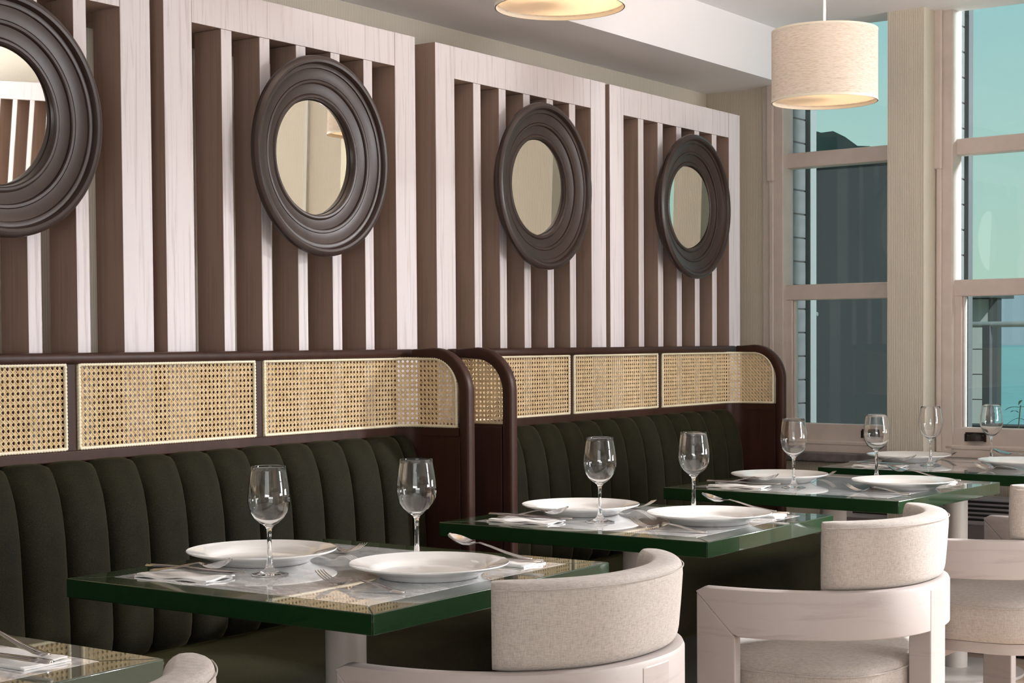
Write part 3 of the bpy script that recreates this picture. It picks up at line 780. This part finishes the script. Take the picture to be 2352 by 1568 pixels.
for (t, s), (x, y_) in glasses.items():
    put('wine_glass', GLM, x, y_, ZT, 0, 'empty stemmed wine glass %s the %s' % ('near the banquette-side plate of' if s == 'A' else 'behind the chair-side plate of', ORD[t]), 'wine glass', 'empty wine glasses')
for t in range(5):
    (cx, cy, _), hx, hy, rz, _l = TB[t]
    for s in 'AB':
        if t == 0 and s == 'A': continue
        sg = 1 if s == 'A' else -1; ra = rz+(0 if s == 'A' else math.pi)
        j = random.uniform(-.05, .05)
        def W_(lx, ly):
            lx, ly = lx*sg, ly*sg*(hy/.378); return cx+lx*math.cos(rz)-ly*math.sin(rz), cy+lx*math.sin(rz)+ly*math.cos(rz)
        where = 'on the %s of the %s' % (SD[s], ORD[t])
        x, y_ = W_(-.200, -.247); put('napkin', NAP, x, y_, ZT, ra+.08+j, 'folded white napkin ' + where, 'napkin', 'folded napkins')
        x, y_ = W_(-.272, -.262); put('spoon', SPOON, x, y_, ZT+.0068, ra-.02+j, 'steel spoon resting on napkin ' + where, 'spoon', 'steel spoons', tilt=-.10)
        x, y_ = W_(-.325, -.226); put('knife', KNIFE, x, y_, ZT+(.0072), ra+.12+j, 'steel knife laid across napkin ' + where, 'knife', 'steel knives')
        if not (t == 0):
            px_, py_ = plates[(t, s)]; x, y_ = px_-.105*sg, py_+.209*sg; put('fork', FORK, x, y_, ZT, ra-.08, 'steel fork beside the plate ' + where, 'fork', 'steel forks')

# ------------------------------------------------------------------ chairs
CA, CB, CN = .433, .355, 2.25
ZR1, ZR0 = .650, .542
def curve(u, inset=0):
    """plan curve of the chair rail, u in -1..1 (near arm end .. far arm end)"""
    a, b_ = CA-inset, CB-inset
    ph = u*math.pi/2
    c, s = math.cos(ph), math.sin(ph)
    return a*math.copysign(abs(c)**(2/CN), c), b_*math.copysign(abs(s)**(2/CN), s)
def us_dense(u0, u1, n):
    # even arc length sampling
    K = 600; pts = [curve(u0+(u1-u0)*i/K) for i in range(K+1)]; L_ = [0]
    for a, b_ in zip(pts, pts[1:]): L_.append(L_[-1]+math.dist(a, b_))
    out = []; j = 0
    for i in range(n+1):
        tgt = L_[-1]*i/n
        while j < K and L_[j+1] < tgt: j += 1
        out.append(u0+(u1-u0)*min(1, (j+((tgt-L_[j])/max(1e-9, L_[min(j+1, K)]-L_[j]) if j < K else 0))/K))
    return out
def make_chair():
    root = empty('dining_chair')
    LW = .094
    us = us_dense(-1, 1, 72); tk = .036
    rings = []
    for u in us:
        x, y_ = curve(u); a = curve(max(-1, u-.01)); b_ = curve(min(1, u+.01)); tg = Vector((b_[0]-a[0], b_[1]-a[1])).normalized(); n = Vector((-tg.y, tg.x))
        zb = ZR0 if x > LW else ZR0+(ZR1-.012-ZR0)*(1-x/LW)
        zt = ZR1 if x > .014 else ZR1-.010*(1-math.sqrt(max(0, 1-(1-x/.014)**2))); zb = min(zb, zt-.004); r = min(.010, (zt-zb)*.45)
        sec = [(0, zb+.002), (.002, zb), (tk-.002, zb), (tk, zb+.002), (tk, zt-r), (tk-r*.3, zt-r*.3), (tk-r, zt), (r, zt), (r*.3, zt-r*.3), (0, zt-r)]
        rings.append([(x+n.x*q, y_+n.y*q, z) for q, z in sec])
    mb = MB(); mb.loft(rings); obj('arm_rail', mb, CHAIRWOOD, root, smooth=35)
    for sgn in (-1, 1):
        rings = []
        ul = [u for u in us_dense(-1, 0, 300) if curve(u)[0] <= LW+.001]
        ul = ul[::max(1, len(ul)//8)]
        for u in ul:
            u_ = u if sgn < 0 else -u
            x, y_ = curve(u_); a = curve(max(-1, u_-.01)); b_ = curve(min(1, u_+.01)); tg = Vector((b_[0]-a[0], b_[1]-a[1])).normalized(); n = Vector((-tg.y, tg.x))
            zt = ZR0+(ZR1-.012-ZR0)*(1-x/LW)-.0004; zt = min(zt, (ZR1 if x > .014 else ZR1-.010*(1-math.sqrt(max(0, 1-(1-x/.014)**2))))-.0044)
            rings.append([(x+n.x*q, y_+n.y*q, z) for q, z in ((0, 0), (tk, 0), (tk, zt), (0, zt))])
        mb = MB(); mb.loft(rings); obj('front_leg', mb, CHAIRWOOD, root, bevel=.003)
    # single broad rear leg let into the rail
    mb = MB(); rings = []
    for q in range(7):
        yy = -.046+.092*q/6; u = math.asin(max(-1, min(1, math.copysign(abs(yy/CB)**(CN/2), yy))))/(math.pi/2); x, _ = curve(u)
        rings.append([(x+.001, yy, 0), (x+.001, yy, ZR1-.012), (x-.030, yy, ZR1-.012), (x-.052, yy, ZR0-.02), (x-.052, yy, 0)])
    mb.loft(rings); obj('rear_leg', mb, CHAIRWOOD, root, bevel=.003)
    # padded back on the rail
    uc = .575; us2 = us_dense(-uc, uc, 56); rings = []
    n_ = len(us2)
    for i, u in enumerate(us2):
        t = min(i, n_-1-i); e = [.55, .80, .93, 1][min(t, 3)]
        x, y_ = curve(u, .012); a = curve(u-.01, .012); b_ = curve(u+.01, .012); tg = Vector((b_[0]-a[0], b_[1]-a[1])).normalized(); n = Vector((-tg.y, tg.x))
        ring = []
        zc, hz, ht = .7255, .0765*(.97+.03*e), .034*e
        for j in range(28):
            th = 2*math.pi*j/28; c, s = math.cos(th), math.sin(th)
            q = ht*math.copysign(abs(c)**.5, c); z = hz*math.copysign(abs(s)**.32, s)
            lean = -.012*(z+hz)/(2*hz)
            ring.append((x+n.x*(.034+q+lean), y_+n.y*(.034+q+lean), zc+z))
        rings.append(ring)
    mb = MB(); mb.loft(rings); bk = obj('back_cushion', mb, FABRIC, root, smooth=70)
    # seam along the top outer edge
    pts = []
    for u in us_dense(-uc*.985, uc*.985, 60):
        x, y_ = curve(u, .012); a = curve(u-.01, .012); b_ = curve(u+.01, .012); tg = Vector((b_[0]-a[0], b_[1]-a[1])).normalized(); n = Vector((-tg.y, tg.x))
        pts.append((x+n.x*(-.0105), y_+n.y*(-.0105), .7895))
    obj('seam', MB().tube(pts, .0011, 6), FABRIC, bk, smooth=80)
    # seat
    def sup(hx, hy, n, k, cx): return [(cx+hx*math.copysign(abs(math.cos(2*math.pi*i/k))**(2/n), math.cos(2*math.pi*i/k)), hy*math.copysign(abs(math.sin(2*math.pi*i/k))**(2/n), math.sin(2*math.pi*i/k))) for i in range(k)]
    rings = []
    for f, z in ((.90, .355), (.975, .362), (1.0, .385), (1.0, .44), (.998, .455), (.985, .465), (.955, .4735), (.88, .481), (.74, .486), (.5, .489), (.2, .490)):
        rings.append([(x, y_, z) for x, y_ in sup(.235*f, .285*f, 3.0, 64, .140)])
    mb = MB(); mb.loft(rings); st = obj('seat', mb, FABRIC, root, smooth=60)
    pts = [(x, y_, .4575) for x, y_ in sup(.2355, .2855, 3.0, 96, .140)]; pts.append(pts[0])
    obj('piping', MB().tube(pts, .0022, 6), FABRIC, st, smooth=80)
    obj('seat_frame', MB().loft([[(x, y_, z) for x, y_ in sup(.215, .262, 3.0, 48, .145)] for z in (.325, .3555)]), CHAIRWOOD, root, smooth=40)
    obj('seat_rail', MB().box(.02, .07, -.33, .33, .30, .345), CHAIRWOOD, root, bevel=.003)
    obj('seat_rail', MB().box(.05, .40, -.03, .03, .295, .344), CHAIRWOOD, root, bevel=.003)
    return root
chair = make_chair()
CH = [((-1.815, 1.205), 0, 'pale linen barrel chair cut off at bottom left, only its back cushion top showing'),
      ((-1.850, 2.448), 0, 'pale linen barrel chair at the nearest whole table, cropped by the bottom edge'),
      ((-1.755, 3.565), 0, 'pale linen barrel chair at the second table, front arm and seat fully seen'),
      ((-1.705, 4.685), R(1), 'pale linen barrel chair at the third table, cropped by the right edge')]
for i, ((x, y_), rz, lb) in enumerate(CH):
    o = chair if i == 0 else copy_tree(chair)
    o.location = (x, y_, 0); o.rotation_euler = (0, 0, rz); tag(o, lb, 'chair', 'linen barrel chairs along the tables')

# ------------------------------------------------------------------ pendant lamps
def lamp(x, y_, zb, label):
    P = empty('pendant_lamp', (x, y_, zb), 0, label, 'lamp', 'linen drum pendant lamps')
    r, h = .1595, .216
    obj('shade', MB().lathe([(r, .0), (r, h), (r-.002, h), (r-.002, 0)], 96, closed=True), SHADE, P, smooth=40)
    obj('rim_band', MB().lathe([(r+.0006, .0), (r+.0006, .008), (r-.0026, .008), (r-.0026, 0)], 96, closed=True), LINER, P, smooth=40)
    obj('rim_band', MB().lathe([(r+.0006, h-.006), (r+.0006, h+.0005), (r-.0026, h+.0005), (r-.0026, h-.006)], 96, closed=True), LINER, P, smooth=40)
    obj('diffuser', MB().lathe([(.0005, .012), (r-.003, .012), (r-.003, .015), (.0005, .015)], 96), DIFFUSER, P, smooth=40)
    sp = MB()
    for k in range(3):
        a = 2*math.pi*k/3; sp.tube([(0.01*math.cos(a), .01*math.sin(a), h-.004), ((r-.002)*math.cos(a), (r-.002)*math.sin(a), h-.004)], .002, 6)
    obj('spider', sp, WHITEP, P)
    obj('cord', MB().tube([(0, 0, h), (0, 0, CZ-zb-.02)], .0042, 10), WHITEP, P, smooth=60)
    obj('cord_grip', MB().lathe([(.0005, h-.05), (.018, h-.05), (.018, h-.005), (.0085, h), (.0085, h+.018), (.0005, h+.018)], 24), WHITEP, P, smooth=40)
    obj('ceiling_rose', MB().lathe([(.0005, CZ-zb-.0005), (.045, CZ-zb-.0005), (.042, CZ-zb-.022), (.0005, CZ-zb-.024)], 32), WHITEP, P, smooth=40)
    obj('bulb', MB().lathe([(.0005, .085), (.018, .09), (.028, .105), (.030, .12), (.024, .142), (.014, .158), (.013, .17), (.0005, .17)], 24), BULB, P, smooth=60)
    d = bpy.data.lights.new('bulb_light', 'POINT'); d.energy = 24.0; d.color = (1, .86, .70); d.shadow_soft_size = .03
    o = bpy.data.objects.new('bulb_light', d); C.objects.link(o); o.parent = P; o.location = (.05, 0, .178)
lamp(-2.20, 3.338, 2.022, 'linen drum pendant lamp cut off by the top edge')
lamp(-2.07, 4.604, 1.928, 'linen drum pendant lamp hanging whole in front of the left window')
